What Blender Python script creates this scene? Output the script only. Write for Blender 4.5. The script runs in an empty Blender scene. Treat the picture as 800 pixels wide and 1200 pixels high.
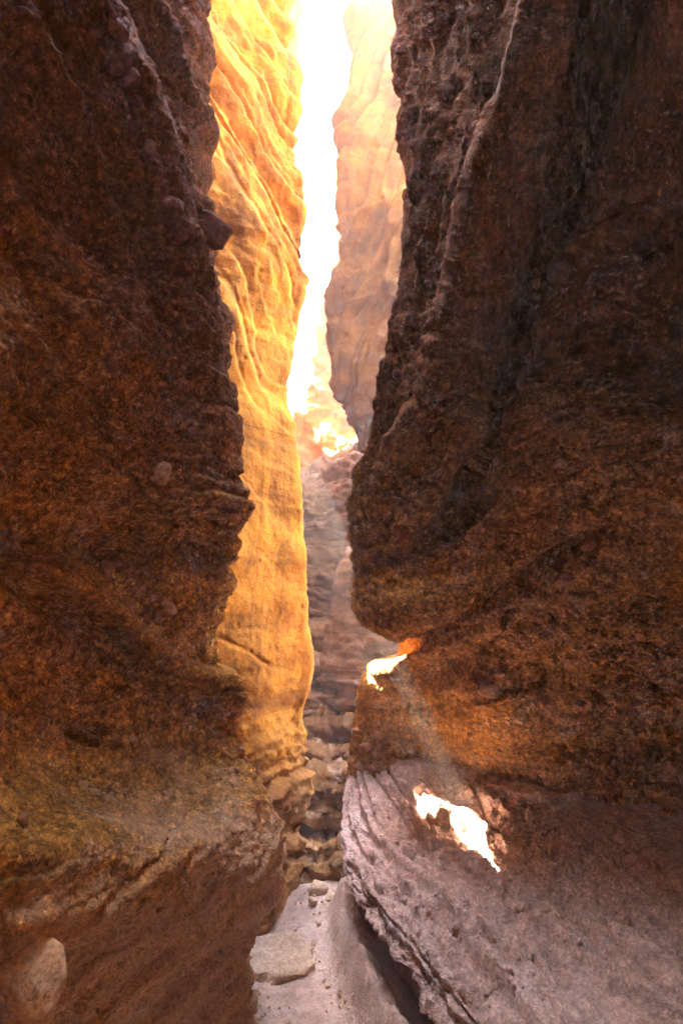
import bpy, math, random
import numpy as np
from mathutils import Vector

# ------------------------------------------------------------------ camera, sky, sun, exposure
scene = bpy.context.scene
COL = scene.collection
PITCH = math.radians(8.0)
CAM_H = 1.6
FPX = 666.0                      # focal length in pixels of an 800 x 1200 frame

cam_d = bpy.data.cameras.new('camera')
cam_d.sensor_fit = 'VERTICAL'
cam_d.sensor_height = 36.0
cam_d.lens = FPX / 1200.0 * 36.0
cam_d.clip_start = 0.02
cam_d.clip_end = 500.0
cam = bpy.data.objects.new('camera', cam_d)
COL.objects.link(cam)
cam.location = (0, 0, CAM_H)
cam.rotation_euler = (math.radians(90) + PITCH, 0, 0)
scene.camera = cam

SUN = np.array([-0.814, 0.758, 1.789])
SUN = SUN / np.linalg.norm(SUN)               # direction towards the sun
SUN_EL = math.asin(SUN[2])
SUN_AZ = math.atan2(SUN[0], SUN[1])           # from +Y towards +X

world = bpy.data.worlds.new('World')
scene.world = world
world.use_nodes = True
wn = world.node_tree
bg = wn.nodes['Background']
sky = wn.nodes.new('ShaderNodeTexSky')
sky.sky_type = 'NISHITA'
sky.sun_disc = False
sky.sun_elevation = SUN_EL
sky.sun_rotation = SUN_AZ
sky.dust_density = 1.5
wn.links.new(sky.outputs['Color'], bg.inputs['Color'])
bg.inputs['Strength'].default_value = 0.08

sun_d = bpy.data.lights.new('sun', 'SUN')
sun_d.energy = 5.0
sun_d.angle = math.radians(0.5)
sun_d.color = (1.0, 0.91, 0.77)
sun = bpy.data.objects.new('sun', sun_d)
COL.objects.link(sun)
sun.location = (-6, 9, 14)
sun.rotation_euler = Vector(SUN).to_track_quat('Z', 'Y').to_euler()

scene.view_settings.view_transform = 'Standard'
scene.view_settings.look = 'None'
scene.view_settings.gamma = 1.0
scene.view_settings.use_curve_mapping = False
scene.view_settings.exposure = 7.35

cy = scene.cycles
cy.max_bounces = 10
cy.diffuse_bounces = 8
cy.volume_bounces = 1
cy.sample_clamp_indirect = 6.0
cy.use_guiding = True
cy.use_surface_guiding = True
cy.use_volume_guiding = False
cy.use_adaptive_sampling = True
cy.adaptive_threshold = 0.01
cy.use_denoising = True
try:
    cy.denoiser = 'OPENIMAGEDENOISE'
    cy.denoising_input_passes = 'RGB_ALBEDO_NORMAL'
except Exception:
    pass

rng = np.random.RandomState(7)
random.seed(7)

# ------------------------------------------------------------------ noise (numpy)
_perm = rng.permutation(1024).astype(np.int64)
_perm = np.concatenate([_perm, _perm])
_g = rng.normal(size=(1024, 3))
_grad = (_g / np.linalg.norm(_g, axis=1)[:, None]).astype(np.float32)


def _h(i, j, k):
    return _perm[(_perm[(_perm[i & 1023] + j) & 1023] + k) & 1023]


def pnoise(P):
    P = np.asarray(P, dtype=np.float32)
    I = np.floor(P).astype(np.int64)
    F = P - I
    U = F * F * F * (F * (F * 6 - 15) + 10)
    out = 0
    for dx in (0, 1):
        wx = U[:, 0] if dx else 1 - U[:, 0]
        for dy in (0, 1):
            wy = U[:, 1] if dy else 1 - U[:, 1]
            for dz in (0, 1):
                wz = U[:, 2] if dz else 1 - U[:, 2]
                g = _grad[_h(I[:, 0] + dx, I[:, 1] + dy, I[:, 2] + dz)]
                d = g[:, 0] * (F[:, 0] - dx) + g[:, 1] * (F[:, 1] - dy) + g[:, 2] * (F[:, 2] - dz)
                out = out + wx * wy * wz * d
    return out * 1.6


def fbm(P, octv=4, gain=0.5):
    s = 0; a = 1.0; f = 1.0
    for o in range(octv):
        s = s + a * pnoise(P * f + 17.3 * o)
        a *= gain; f *= 2.03
    return s


def ridged(P, octv=4, gain=0.5):
    s = 0; a = 1.0; f = 1.0
    for o in range(octv):
        s = s + a * (1 - 2 * np.abs(pnoise(P * f + 31.7 * o)))
        a *= gain; f *= 2.07
    return s


def cells(P, dens=1.0):
    """rounded bumps: 1 at a pebble's centre, 0 between pebbles, plus the pebble's random number"""
    I = np.floor(P).astype(np.int64)
    best = np.full(len(P), 9.0, np.float32)
    rid = np.zeros(len(P), np.float32)
    for dx in (-1, 0, 1):
        for dy in (-1, 0, 1):
            for dz in (-1, 0, 1):
                h = _h(I[:, 0] + dx, I[:, 1] + dy, I[:, 2] + dz)
                c = np.stack([I[:, 0] + dx + 0.5, I[:, 1] + dy + 0.5, I[:, 2] + dz + 0.5], 1) + 0.42 * _grad[h]
                r = (h & 255) / 255.0
                d = ((P - c) ** 2).sum(1) / (0.35 + 0.65 * r) ** 2
                m = d < best
                best[m] = d[m]; rid[m] = r[m]
    return np.clip(1 - best / 0.36, 0, 1) ** 0.6, rid


def blocks(P, seed=0.0):
    """broken faces: every cell of the rock stands in or out by its own amount, with a crack between"""
    P = (P + seed).astype(np.float32)
    I = np.floor(P).astype(np.int64)
    b1 = np.full(len(P), 9.0, np.float32); b2 = b1.copy(); rid = np.zeros(len(P), np.float32); tl = rid.copy()
    for dx in (-1, 0, 1):
        for dy in (-1, 0, 1):
            for dz in (-1, 0, 1):
                h = _h(I[:, 0] + dx, I[:, 1] + dy, I[:, 2] + dz)
                c = np.stack([I[:, 0] + dx + 0.5, I[:, 1] + dy + 0.5, I[:, 2] + dz + 0.5], 1) + 0.45 * _grad[h]
                q = P - c
                d = np.sqrt((q ** 2).sum(1))
                m = d < b1
                b2 = np.where(m, b1, np.minimum(b2, d))
                b1 = np.where(m, d, b1)
                rid = np.where(m, (h & 255) / 255.0, rid)
                tl = np.where(m, (q * _grad[(h * 7) & 1023]).sum(1), tl)      # each face has its own tilt
    crack = np.clip(1 - (b2 - b1) / 0.10, 0, 1)
    return rid - 0.5 + 0.8 * tl, crack


def vnoise1(s, seed=0):
    i = np.floor(s).astype(np.int64)
    f = s - i
    f = f * f * (3 - 2 * f)
    f = np.clip((f - 0.5) * 3.2 + 0.5, 0, 1)
    t = lambda k: _perm[(k + int(seed) * 131) & 1023] / 511.5 - 1.0
    return t(i) * (1 - f) + t(i + 1) * f


def strata(P, dip=(0.0, 0.0), warp=0.05, fr=(4, 11, 27), am=(1.0, 0.55, 0.3), seed=0):
    s = P[:, 2] + dip[0] * P[:, 0] + dip[1] * P[:, 1] + warp * fbm(P * 1.3 + seed, 3) + 0.25 * warp * fbm(P * 6 + seed, 2)
    o = 0
    for k, (f, a) in enumerate(zip(fr, am)):
        o = o + a * vnoise1(s * f, seed + k)
    return o


# ------------------------------------------------------------------ geometry helpers
CP, SP = math.cos(PITCH), math.sin(PITCH)


def W(px, py, d):
    """a point of the place, d metres ahead of the camera, from its bearing in the 800 x 1200 frame"""
    X = (px - 400) / FPX * d
    Y = -(py - 600) / FPX * d
    return np.array([X, CP * d - SP * Y, CAM_H + SP * d + CP * Y])


def project(P):
    y = P[:, 1]; z = P[:, 2] - CAM_H
    d = CP * y + SP * z
    up = -SP * y + CP * z
    dd = np.where(np.abs(d) < 1e-3, 1e-3, d)
    return 400 + FPX * P[:, 0] / dd, 600 - FPX * up / dd, d


def spline_axis(C, counts, sharp=0.0):
    """Catmull-Rom along axis 0 of C (n, m, 3), counts[i] samples per interval; sharp blends to straight lines"""
    n = C.shape[0]
    out = []
    for i in range(n - 1):
        p0 = C[max(i - 1, 0)] if i > 0 else 2 * C[0] - C[1]
        p1, p2 = C[i], C[i + 1]
        p3 = C[i + 2] if i + 2 < n else 2 * C[-1] - C[-2]
        L = np.linalg.norm(p2 - p1, axis=1, keepdims=True) + 1e-6
        L0 = np.linalg.norm(p1 - p0, axis=1, keepdims=True) + 1e-6
        L2 = np.linalg.norm(p3 - p2, axis=1, keepdims=True) + 1e-6
        # tangents scaled to this interval: no overshoot next to a long one
        t1 = ((p1 - p0) / L0 * L + (p2 - p1) * L0 / L * (L / L0)) / 2
        t1 = ((p1 - p0) / L0 + (p2 - p1) / L) * 0.5 * L
        t2 = ((p2 - p1) / L + (p3 - p2) / L2) * 0.5 * L
        k = counts[i]
        for j in range(k):
            t = j / k
            h00 = 2 * t**3 - 3 * t**2 + 1; h10 = t**3 - 2 * t**2 + t
            h01 = -2 * t**3 + 3 * t**2; h11 = t**3 - t**2
            sm = h00 * p1 + h10 * t1 + h01 * p2 + h11 * t2
            out.append(sm * (1 - sharp) + (p1 * (1 - t) + p2 * t) * sharp)
    out.append(C[-1])
    return np.array(out)


def auto_counts(C, axis, step, lo, hi):
    """samples per interval from how long it is in the picture"""
    flat = C.reshape(-1, 3)
    x, y, d = project(flat)
    x = np.clip(x, -60, 860).reshape(C.shape[:2]); y = np.clip(y, -60, 1260).reshape(C.shape[:2])
    d = d.reshape(C.shape[:2])
    L = np.hypot(np.diff(x, axis=axis), np.diff(y, axis=axis))
    ok = np.minimum(np.take(d, range(0, d.shape[axis] - 1), axis), np.take(d, range(1, d.shape[axis]), axis)) > 0.25
    L = np.where(ok, L, 0)
    L = np.percentile(L, 80, axis=1 - axis)
    return [int(np.clip(round(v / step), lo, hi)) for v in L]


def grid_normals(G):
    du = np.gradient(G, axis=0); dv = np.gradient(G, axis=1)
    n = np.cross(du, dv)
    return n / (np.linalg.norm(n, axis=2, keepdims=True) + 1e-9)


def mesh_from_grid(name, G, mat, keep=None):
    r, c, _ = G.shape
    idx = np.arange(r * c).reshape(r, c)
    q = np.stack([idx[:-1, :-1], idx[1:, :-1], idx[1:, 1:], idx[:-1, 1:]], -1).reshape(-1, 4)
    if keep is not None:
        q = q[keep.reshape(-1)]
    me = bpy.data.meshes.new(name)
    me.vertices.add(r * c)
    me.vertices.foreach_set('co', G.reshape(-1).astype(np.float32))
    me.loops.add(len(q) * 4)
    me.loops.foreach_set('vertex_index', q.reshape(-1).astype(np.int32))
    me.polygons.add(len(q))
    me.polygons.foreach_set('loop_start', (np.arange(len(q)) * 4).astype(np.int32))
    me.polygons.foreach_set('use_smooth', np.ones(len(q), bool))
    me.update(calc_edges=True)
    me.materials.append(mat)
    o = bpy.data.objects.new(name, me)
    COL.objects.link(o)
    return o


def tag(o, label, cat=None, group=None, kind=None):
    o['label'] = label
    if cat: o['category'] = cat
    if group: o['group'] = group
    if kind: o['kind'] = kind
    return o


SURF = {}


def sheet(name, C, mat, disp, step=(2.2, 2.2), lo=(3, 3), hi=(160, 160), sharp=(0.0, 0.0), key=None, front=None):
    C = np.asarray(C, float)
    cr = auto_counts(C, 0, step[0], lo[0], hi[0])
    cc = auto_counts(C, 1, step[1], lo[1], hi[1])
    G = spline_axis(C, cr, sharp[0])
    G = spline_axis(G.transpose(1, 0, 2), cc, sharp[1]).transpose(1, 0, 2)
    # column index of every sample, so that relief can follow the drawn ridges
    u = np.concatenate([np.linspace(i, i + 1, k, endpoint=False) for i, k in enumerate(cc)] + [[len(cc)]])
    v = np.concatenate([np.linspace(i, i + 1, k, endpoint=False) for i, k in enumerate(cr)] + [[len(cr)]])
    N = grid_normals(G)
    x, y, d = project(G.reshape(-1, 3))
    vis = (d > 0.2) & (x > -50) & (x < 850) & (y > -50) & (y < 1250)
    toc = np.array([0, 0, CAM_H]) - G.reshape(-1, 3)
    if front:
        vis = vis & np.tile((u >= front[0]) & (u <= front[1]), len(v))
    s = np.sign((N.reshape(-1, 3) * toc).sum(1)[vis]).mean()
    if s < 0:
        N = -N
    VV, UU = np.meshgrid(v, u, indexing='ij')
    P = G.reshape(-1, 3)
    D = disp(P, UU.reshape(-1), VV.reshape(-1), x, y)
    G2 = G + N * D.reshape(G.shape[:2])[:, :, None]
    o = mesh_from_grid(name, G2, mat)
    SURF[key or name] = (G2.reshape(-1, 3), N.reshape(-1, 3), project(G2.reshape(-1, 3)))
    return o


def bump_at(x, y, cx, cy_, rx, ry, ang=0.0, p=2.0):
    c, s = math.cos(ang), math.sin(ang)
    a = ((x - cx) * c + (y - cy_) * s) / rx
    b = (-(x - cx) * s + (y - cy_) * c) / ry
    return np.exp(-np.power(a * a + b * b, p / 2))


# ------------------------------------------------------------------ materials
def rock_material(name, cols, strata_amt=0.35, bump=0.6, grain=1.0, band_scale=7.0, pale=(0.5, 0.36, 0.26), coords='world', foot_shading=None, gravel=0.0, streak=0.0, upper_shade=None):
    m = bpy.data.materials.new(name)
    m.use_nodes = True
    nt = m.node_tree; N = nt.nodes; L = nt.links
    b = N['Principled BSDF']
    b.inputs['Roughness'].default_value = 0.93
    b.inputs['Specular IOR Level'].default_value = 0.18
    if coords == 'world':
        g = N.new('ShaderNodeNewGeometry'); pos = g.outputs['Position']
    else:
        g = N.new('ShaderNodeTexCoord'); pos = g.outputs['Object']

    def noise(scale, detail=4, rough=0.55, dist=0.0, vec=None):
        n = N.new('ShaderNodeTexNoise'); n.inputs['Scale'].default_value = scale
        n.inputs['Detail'].default_value = detail; n.inputs['Roughness'].default_value = rough
        n.inputs['Distortion'].default_value = dist
        L.new(vec or pos, n.inputs['Vector']); return n.outputs['Fac']

    def ramp(fac, stops):
        r = N.new('ShaderNodeValToRGB')
        while len(r.color_ramp.elements) < len(stops): r.color_ramp.elements.new(0.5)
        for e, (p, c) in zip(r.color_ramp.elements, stops):
            e.position = p; e.color = c if len(c) == 4 else (*c, 1)
        L.new(fac, r.inputs['Fac']); return r.outputs['Color']

    def mix(f, a, c, mode='MIX'):
        x = N.new('ShaderNodeMix'); x.data_type = 'RGBA'; x.blend_type = mode
        if isinstance(f, (int, float)): x.inputs[0].default_value = f
        else: L.new(f, x.inputs[0])
        for s, val in ((6, a), (7, c)):
            if isinstance(val, tuple): x.inputs[s].default_value = (*val, 1)
            else: L.new(val, x.inputs[s])
        return x.outputs[2]

    base = ramp(noise(2.3, 6, 0.6, 0.4), [(0.30, cols[0]), (0.5, cols[1]), (0.72, cols[2])])
    # beds: colour bands across the bedding, broken up
    mp = N.new('ShaderNodeMapping'); mp.inputs['Scale'].default_value = (0.5, 0.5, band_scale)
    L.new(pos, mp.inputs['Vector'])
    bands = noise(1.0, 5, 0.6, 0.5, mp.outputs['Vector'])
    bandc = ramp(bands, [(0.32, tuple(c * 0.62 for c in cols[0])), (0.5, cols[1]), (0.68, tuple(min(1, c * 1.25) for c in cols[2]))])
    c = mix(strata_amt, base, bandc)
    # pale mineral crust in patches, dark grains, pale grains
    pf = ramp(noise(5.5, 6, 0.65, 0.8), [(0.56, (0, 0, 0)), (0.72, (0.55, 0.55, 0.55))])
    c = mix(pf, c, pale)
    gr = ramp(noise(95.0, 3, 0.7), [(0.36, (0.45, 0.42, 0.42)), (0.5, (1, 1, 1)), (0.68, (1.35, 1.33, 1.3))])
    c = mix(0.75 * min(1, grain), c, gr, 'MULTIPLY')
    vo = N.new('ShaderNodeTexVoronoi'); vo.inputs['Scale'].default_value = 42.0
    vo.inputs['Randomness'].default_value = 1.0
    L.new(pos, vo.inputs['Vector'])
    sp = ramp(vo.outputs['Distance'], [(0.10, (1, 1, 1)), (0.2, (0, 0, 0))])
    spc = mix(1.0, sp, vo.outputs['Color'], 'MULTIPLY')
    bw = N.new('ShaderNodeRGBToBW'); L.new(spc, bw.inputs[0])
    sf = N.new('ShaderNodeMath'); sf.operation = 'MULTIPLY'; sf.inputs[1].default_value = 0.45
    L.new(bw.outputs[0], sf.inputs[0])
    c = mix(sf.outputs[0], c, cols[2])
    # blotches and thin dark seams along the beds
    bl = ramp(noise(16.0, 5, 0.65, 0.6), [(0.33, (0.55, 0.52, 0.52)), (0.5, (1, 1, 1)), (0.66, (1.3, 1.28, 1.25))])
    c = mix(0.8 * min(1, grain), c, bl, 'MULTIPLY')
    mp2 = N.new('ShaderNodeMapping'); mp2.inputs['Scale'].default_value = (1.6, 1.6, 26.0)
    L.new(pos, mp2.inputs['Vector'])
    seam = ramp(noise(1.0, 6, 0.7, 1.2, mp2.outputs['Vector']), [(0.30, (0.45, 0.42, 0.42)), (0.40, (1, 1, 1))])
    c = mix(min(1, strata_amt * 2.2), c, seam, 'MULTIPLY')
    for sc_, k_ in ((48.0, 0.75), (115.0, 0.6)):
        if gravel:
            # the gravel in the rock: every pebble its own tone, dark matrix between
            gv = N.new('ShaderNodeTexVoronoi'); gv.inputs['Scale'].default_value = sc_
            L.new(pos, gv.inputs['Vector'])
            gb = N.new('ShaderNodeRGBToBW'); L.new(gv.outputs['Color'], gb.inputs[0])
            gt = ramp(gb.outputs[0], [(0.15, (0.58, 0.55, 0.54)), (0.5, (1.05, 1.05, 1.03)), (0.85, (1.7, 1.7, 1.72))])
            gm_ = ramp(gv.outputs['Distance'], [(0.35, (1.05, 1.05, 1.05)), (0.62, (0.65, 0.62, 0.6))])
            c = mix(k_ * gravel, c, mix(1.0, gt, gm_, 'MULTIPLY'), 'MULTIPLY')
    if upper_shade:
        # shade painted into the colour: everything higher up turns darker and maroon
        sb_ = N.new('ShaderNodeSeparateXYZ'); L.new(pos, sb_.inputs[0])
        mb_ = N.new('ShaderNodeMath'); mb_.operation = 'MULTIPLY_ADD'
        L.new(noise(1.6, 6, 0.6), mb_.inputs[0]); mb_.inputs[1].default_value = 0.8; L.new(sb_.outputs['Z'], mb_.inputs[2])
        rb_ = N.new('ShaderNodeMapRange'); rb_.inputs['From Min'].default_value = upper_shade[0] + 0.4; rb_.inputs['From Max'].default_value = upper_shade[1] + 0.4
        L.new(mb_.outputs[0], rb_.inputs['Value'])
        c = mix(rb_.outputs['Result'], c, mix(1.0, c, upper_shade[2], 'MULTIPLY'))
    if streak:
        # dark varnish that ran down the face
        mp3 = N.new('ShaderNodeMapping'); mp3.inputs['Scale'].default_value = (7.0, 7.0, 0.7)
        L.new(pos, mp3.inputs['Vector'])
        st_ = ramp(noise(1.0, 6, 0.65, 0.6, mp3.outputs['Vector']), [(0.36, (0.42, 0.36, 0.33)), (0.52, (1, 1, 1))])
        c = mix(streak, c, st_, 'MULTIPLY')
    if foot_shading:
        # tone near the wall foot
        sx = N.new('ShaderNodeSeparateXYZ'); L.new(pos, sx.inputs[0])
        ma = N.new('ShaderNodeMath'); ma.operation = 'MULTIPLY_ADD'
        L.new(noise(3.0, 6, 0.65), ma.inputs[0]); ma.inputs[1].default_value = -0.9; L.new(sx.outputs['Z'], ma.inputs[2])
        mr = N.new('ShaderNodeMapRange'); mr.inputs['From Min'].default_value = foot_shading[0]; mr.inputs['From Max'].default_value = foot_shading[1]
        mr.inputs['To Min'].default_value = foot_shading[3]; mr.inputs['To Max'].default_value = 0.0
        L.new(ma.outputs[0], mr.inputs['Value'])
        c = mix(mr.outputs['Result'], c, mix(0.5, foot_shading[2], mix(1.0, foot_shading[2], gr, 'MULTIPLY')))
    L.new(c, b.inputs['Base Color'])
    # fine relief
    h1 = noise(38.0, 7, 0.62, 0.3)
    h2 = noise(160.0, 4, 0.6)
    ad = N.new('ShaderNodeMath'); ad.operation = 'MULTIPLY_ADD'
    L.new(h2, ad.inputs[0]); ad.inputs[1].default_value = 0.35; L.new(h1, ad.inputs[2])
    bp = N.new('ShaderNodeBump'); bp.inputs['Strength'].default_value = bump
    bp.inputs['Distance'].default_value = 0.03
    L.new(ad.outputs[0], bp.inputs['Height'])
    L.new(bp.outputs['Normal'], b.inputs['Normal'])
    return m


M = {}
M['near'] = rock_material('brown_conglomerate', [(0.25, 0.10, 0.014), (0.39, 0.168, 0.022), (0.50, 0.245, 0.045)], 0.4, 1.0, 1.0, gravel=0.85, foot_shading=(0.25, 0.6, (0.60, 0.36, 0.22), 0.65), upper_shade=(1.6, 2.5, (0.36, 0.28, 0.46)))  # pale pink foot paints sky light on the bulge; upper maroon paints shade
M['near_right'] = rock_material('rust_conglomerate', [(0.25, 0.10, 0.014), (0.39, 0.168, 0.022), (0.50, 0.245, 0.045)], 0.4, 1.0, 1.0, gravel=0.85, foot_shading=(-0.05, 0.35, (0.50, 0.30, 0.18), 0.5), upper_shade=(1.6, 2.5, (0.36, 0.28, 0.46)))  # upper maroon paints shade; dusty pink foot blends into the shelf
M['glow'] = rock_material('orange_sandstone', [(0.23, 0.075, 0.008), (0.41, 0.158, 0.011), (0.50, 0.22, 0.02)], 0.55, 0.5, 0.6, 6.0, (0.48, 0.25, 0.03), streak=0.8, foot_shading=(0.1, 0.5, (0.27, 0.115, 0.04), 0.75))  # brown foot: a darker layer, and shade put into the colour
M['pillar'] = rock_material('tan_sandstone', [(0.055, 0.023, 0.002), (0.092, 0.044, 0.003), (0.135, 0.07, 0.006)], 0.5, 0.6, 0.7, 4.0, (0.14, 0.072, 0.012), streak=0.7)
M['shelf'] = rock_material('dusty_pink_rock', [(0.50, 0.315, 0.24), (0.60, 0.405, 0.32), (0.66, 0.475, 0.39)], 0.3, 0.9, 0.65, 9.0, (0.66, 0.53, 0.46), gravel=0.3)
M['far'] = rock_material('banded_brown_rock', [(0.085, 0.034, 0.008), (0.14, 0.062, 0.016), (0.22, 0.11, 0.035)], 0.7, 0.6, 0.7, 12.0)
M['sand'] = rock_material('pale_sand', [(0.42, 0.27, 0.19), (0.48, 0.325, 0.235), (0.52, 0.37, 0.28)], 0.1, 0.5, 0.6, 2.0, (0.55, 0.44, 0.36))
M['stone'] = rock_material('cobble_stone', [(0.27, 0.12, 0.05), (0.36, 0.175, 0.075), (0.44, 0.24, 0.12)], 0.1, 0.6, 0.9, 2.0, (0.48, 0.31, 0.19), gravel=0.5, upper_shade=(1.6, 2.5, (0.36, 0.28, 0.46)))  # stones high up take the same painted shade as the walls
M['boulder'] = rock_material('tan_boulder', [(0.38, 0.20, 0.085), (0.46, 0.255, 0.115), (0.52, 0.31, 0.16)], 0.1, 0.4, 0.8, 2.0, (0.5, 0.36, 0.24))
M['pale_stone'] = rock_material('pale_boulder', [(0.42, 0.26, 0.15), (0.50, 0.33, 0.20), (0.55, 0.40, 0.27)], 0.1, 0.5, 0.8, 2.0, (0.58, 0.47, 0.37))

# ------------------------------------------------------------------ canyon walls
TOP = 8.6


def rows_to_control(rows, pre=None, post=None, tops=(), top=TOP):
    """rows: [(py, [(px, d), ...])] from the top down. pre / post: plan points added before / after each row."""
    out = []
    for py, pts in rows:
        r = [W(px, py, d) for px, d in pts]
        if pre:
            z = r[0][2]
            r = [np.array([x, y, z]) for x, y in pre] + r
        if post:
            e = r[-1]
            r = r + [e + np.array([dx, dy, 0]) for dx, dy in post]
        out.append(r)
    C = np.array(out)
    ext = []
    for (z, dx, dy) in tops:
        r = C[0].copy(); r[:, 0] += dx; r[:, 1] += dy
        r[:, 2] = z if z > 1.2 else r[:, 2] * (1 - z) + top * z
        ext.insert(0, r)
    if ext:
        C = np.concatenate([np.array(ext), C], 0)
    return C


def saw(s, f, seed=0):
    """bedding worn into overlapping lips: swells slowly, then breaks back sharply; every layer its own strength"""
    t = s * f
    i = np.floor(t).astype(np.int64)
    q = t - i
    a = _perm[(i + seed * 37) & 1023] / 1023.0
    q1, q2 = np.clip(q / 0.82, 0, 1), np.clip((q - 0.82) / 0.18, 0, 1)
    prof = np.where(q < 0.82, np.sin(q1 * 1.5708), 1 - q2 * q2 * (3 - 2 * q2))
    return (prof - 0.5) * a ** 1.3


def near_relief(P, seed, dip, lump=0.035, st=0.036, rough=0.012, peb=0.013, blk=0.042):
    Q = P + 0.10 * np.stack([fbm(P * 1.3 + 5 + seed, 3), fbm(P * 1.3 + 55 + seed, 3), fbm(P * 1.3 + 95 + seed, 3)], 1)
    Q2 = Q + 0.012 * np.stack([pnoise(P * 17 + 5), pnoise(P * 17 + 45), pnoise(P * 17 + 85)], 1)
    D = lump * fbm(Q * 1.5 + seed, 3)
    m = np.clip(0.75 + 0.9 * pnoise(P * 1.1 + 7 + seed), 0.1, 1.4)
    sb = P[:, 2] + dip[0] * P[:, 0] + dip[1] * P[:, 1] + 0.09 * fbm(P * 1.2 + seed, 3) + 0.012 * fbm(P * 8 + seed, 2)
    D = D + st * m * (2.2 * saw(sb, 2.6, int(seed)) + 1.1 * saw(sb, 6.3, int(seed) + 1) + 0.4 * saw(sb, 15.0, int(seed) + 2))
    # broken, bedded blocks in two sizes, patchy
    bm = np.clip(0.25 + 1.4 * pnoise(P * 1.1 + 19 + seed), 0.05, 1.1)
    B1, c1 = blocks(Q2 * np.array([3.0, 2.6, 6.5]), seed)
    B2, c2 = blocks(Q2 * np.array([8.0, 7.0, 15.0]), seed + 3)
    D = D + bm * (blk * B1 - 0.010 * c1 + 0.40 * blk * B2 - 0.004 * c2)
    r = fbm(P * 13 + seed, 5, 0.66)
    D = D + rough * r * np.clip(0.8 + 0.9 * pnoise(P * 2.7 + 3), 0.3, 2)
    # embedded gravel
    for f, a in ((16, 0.8), (34, 0.8), (68, 0.5)):
        b, rid = cells(P * f + seed, 1)
        gm = np.clip(1.2 * pnoise(P * 2.1 + 70 + seed) + 0.45, 0.1, 1)
        D = D + peb * a * b * (rid > 0.45) * gm
        D = D - peb * 1.2 * a * b * (rid < 0.10) * gm            # sockets of fallen gravel
    return D


# ---- left wall, near
A_rows = [
    (-350, [(-320, .72), (-120, 1.02), (-40, 1.22), (20, 1.38), (90, 1.95), (145, 2.34)]),
    (-120, [(-270, .76), (-25, 1.12), (45, 1.34), (95, 1.48), (182, 2.06), (232, 2.42)]),
    (0,    [(-260, .78), (0, 1.18), (70, 1.42), (122, 1.58), (200, 2.14), (245, 2.44)]),
    (120,  [(-260, .78), (0, 1.20), (90, 1.50), (158, 1.70), (212, 2.18), (243, 2.45)]),
    (250,  [(-260, .78), (0, 1.22), (110, 1.60), (205, 1.86), (233, 2.20), (249, 2.43)]),
    (310,  [(-260, .78), (0, 1.24), (120, 1.64), (228, 1.94), (243, 2.21), (250, 2.41)]),
    (400,  [(-260, .75), (0, 1.19), (140, 1.63), (250, 2.03), (262, 2.20), (267, 2.36)]),
    (490,  [(-260, .84), (0, 1.33), (150, 1.77), (255, 2.10), (271, 2.20), (280, 2.32)]),
    (600,  [(-260, .88), (0, 1.50), (150, 1.92), (250, 2.12), (276, 2.22), (287, 2.30)]),
    (680,  [(-260, .88), (0, 1.56), (140, 1.97), (230, 2.16), (263, 2.26), (275, 2.33)]),
    (740,  [(-260, .88), (0, 1.58), (130, 1.96), (210, 2.13), (242, 2.26), (255, 2.35)]),
    (800,  [(-260, .88), (0, 1.58), (130, 1.96), (215, 2.14), (252, 2.22), (268, 2.28)]),
    (880,  [(-260, .87), (0, 1.50), (140, 1.86), (230, 2.06), (273, 2.14), (290, 2.20)]),
    (940,  [(-260, .82), (0, 1.26), (140, 1.60), (240, 1.90), (291, 2.02), (312, 2.12)]),
    (1000, [(-260, .74), (0, 1.09), (140, 1.38), (245, 1.69), (302, 1.89), (325, 2.06)]),
    (1060, [(-260, .73), (0, 1.06), (130, 1.38), (230, 1.70), (287, 1.90), (312, 2.08)]),
    (1110, [(-260, .78), (0, 1.14), (130, 1.48), (220, 1.80), (273, 2.00), (297, 2.12)]),
    (1200, [(-260, .82), (0, 1.20), (130, 1.54), (220, 1.84), (273, 2.02), (298, 2.13)]),
    (1330, [(-260, .88), (0, 1.24), (130, 1.56), (220, 1.84), (273, 2.00), (298, 2.10)]),
    (1750, [(-260, 1.20), (0, 1.32), (130, 1.58), (220, 1.82), (273, 1.96), (298, 2.06)]),
]
A_pre = [(3.0, -6.6), (0.2, -6.0), (-0.85, -4.6), (-1.15, -2.6), (-1.0, -0.9), (-0.95, 0.0)]
A_post = [(-.06, .10), (-.22, .26), (-.70, .45), (-1.6, .55), (-4.0, .7)]
A_C = rows_to_control(A_rows, A_pre, A_post, [(0.2, -0.5, 0), (0.45, -1.2, 0), (0.75, -2.1, 0), (1.0, -3.0, 0), (TOP + .05, -6, 0)])


def lean(C, npre, sign):
    # unseen lean-in added over and behind the camera, to cut the sky light
    for i in range(C.shape[0]):
        for j in range(C.shape[1]):
            z, y = C[i, j, 2], C[i, j, 1]
            f = np.clip((z - 2.7) / 2.0, 0, 1) * np.clip((1.45 - y) / 0.8, 0, 1)
            if z < TOP - 0.5:
                C[i, j, 0] = C[i, j, 0] * (1 - f) + sign * (-0.08) * f


lean(A_C, len(A_pre), 1)


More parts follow.
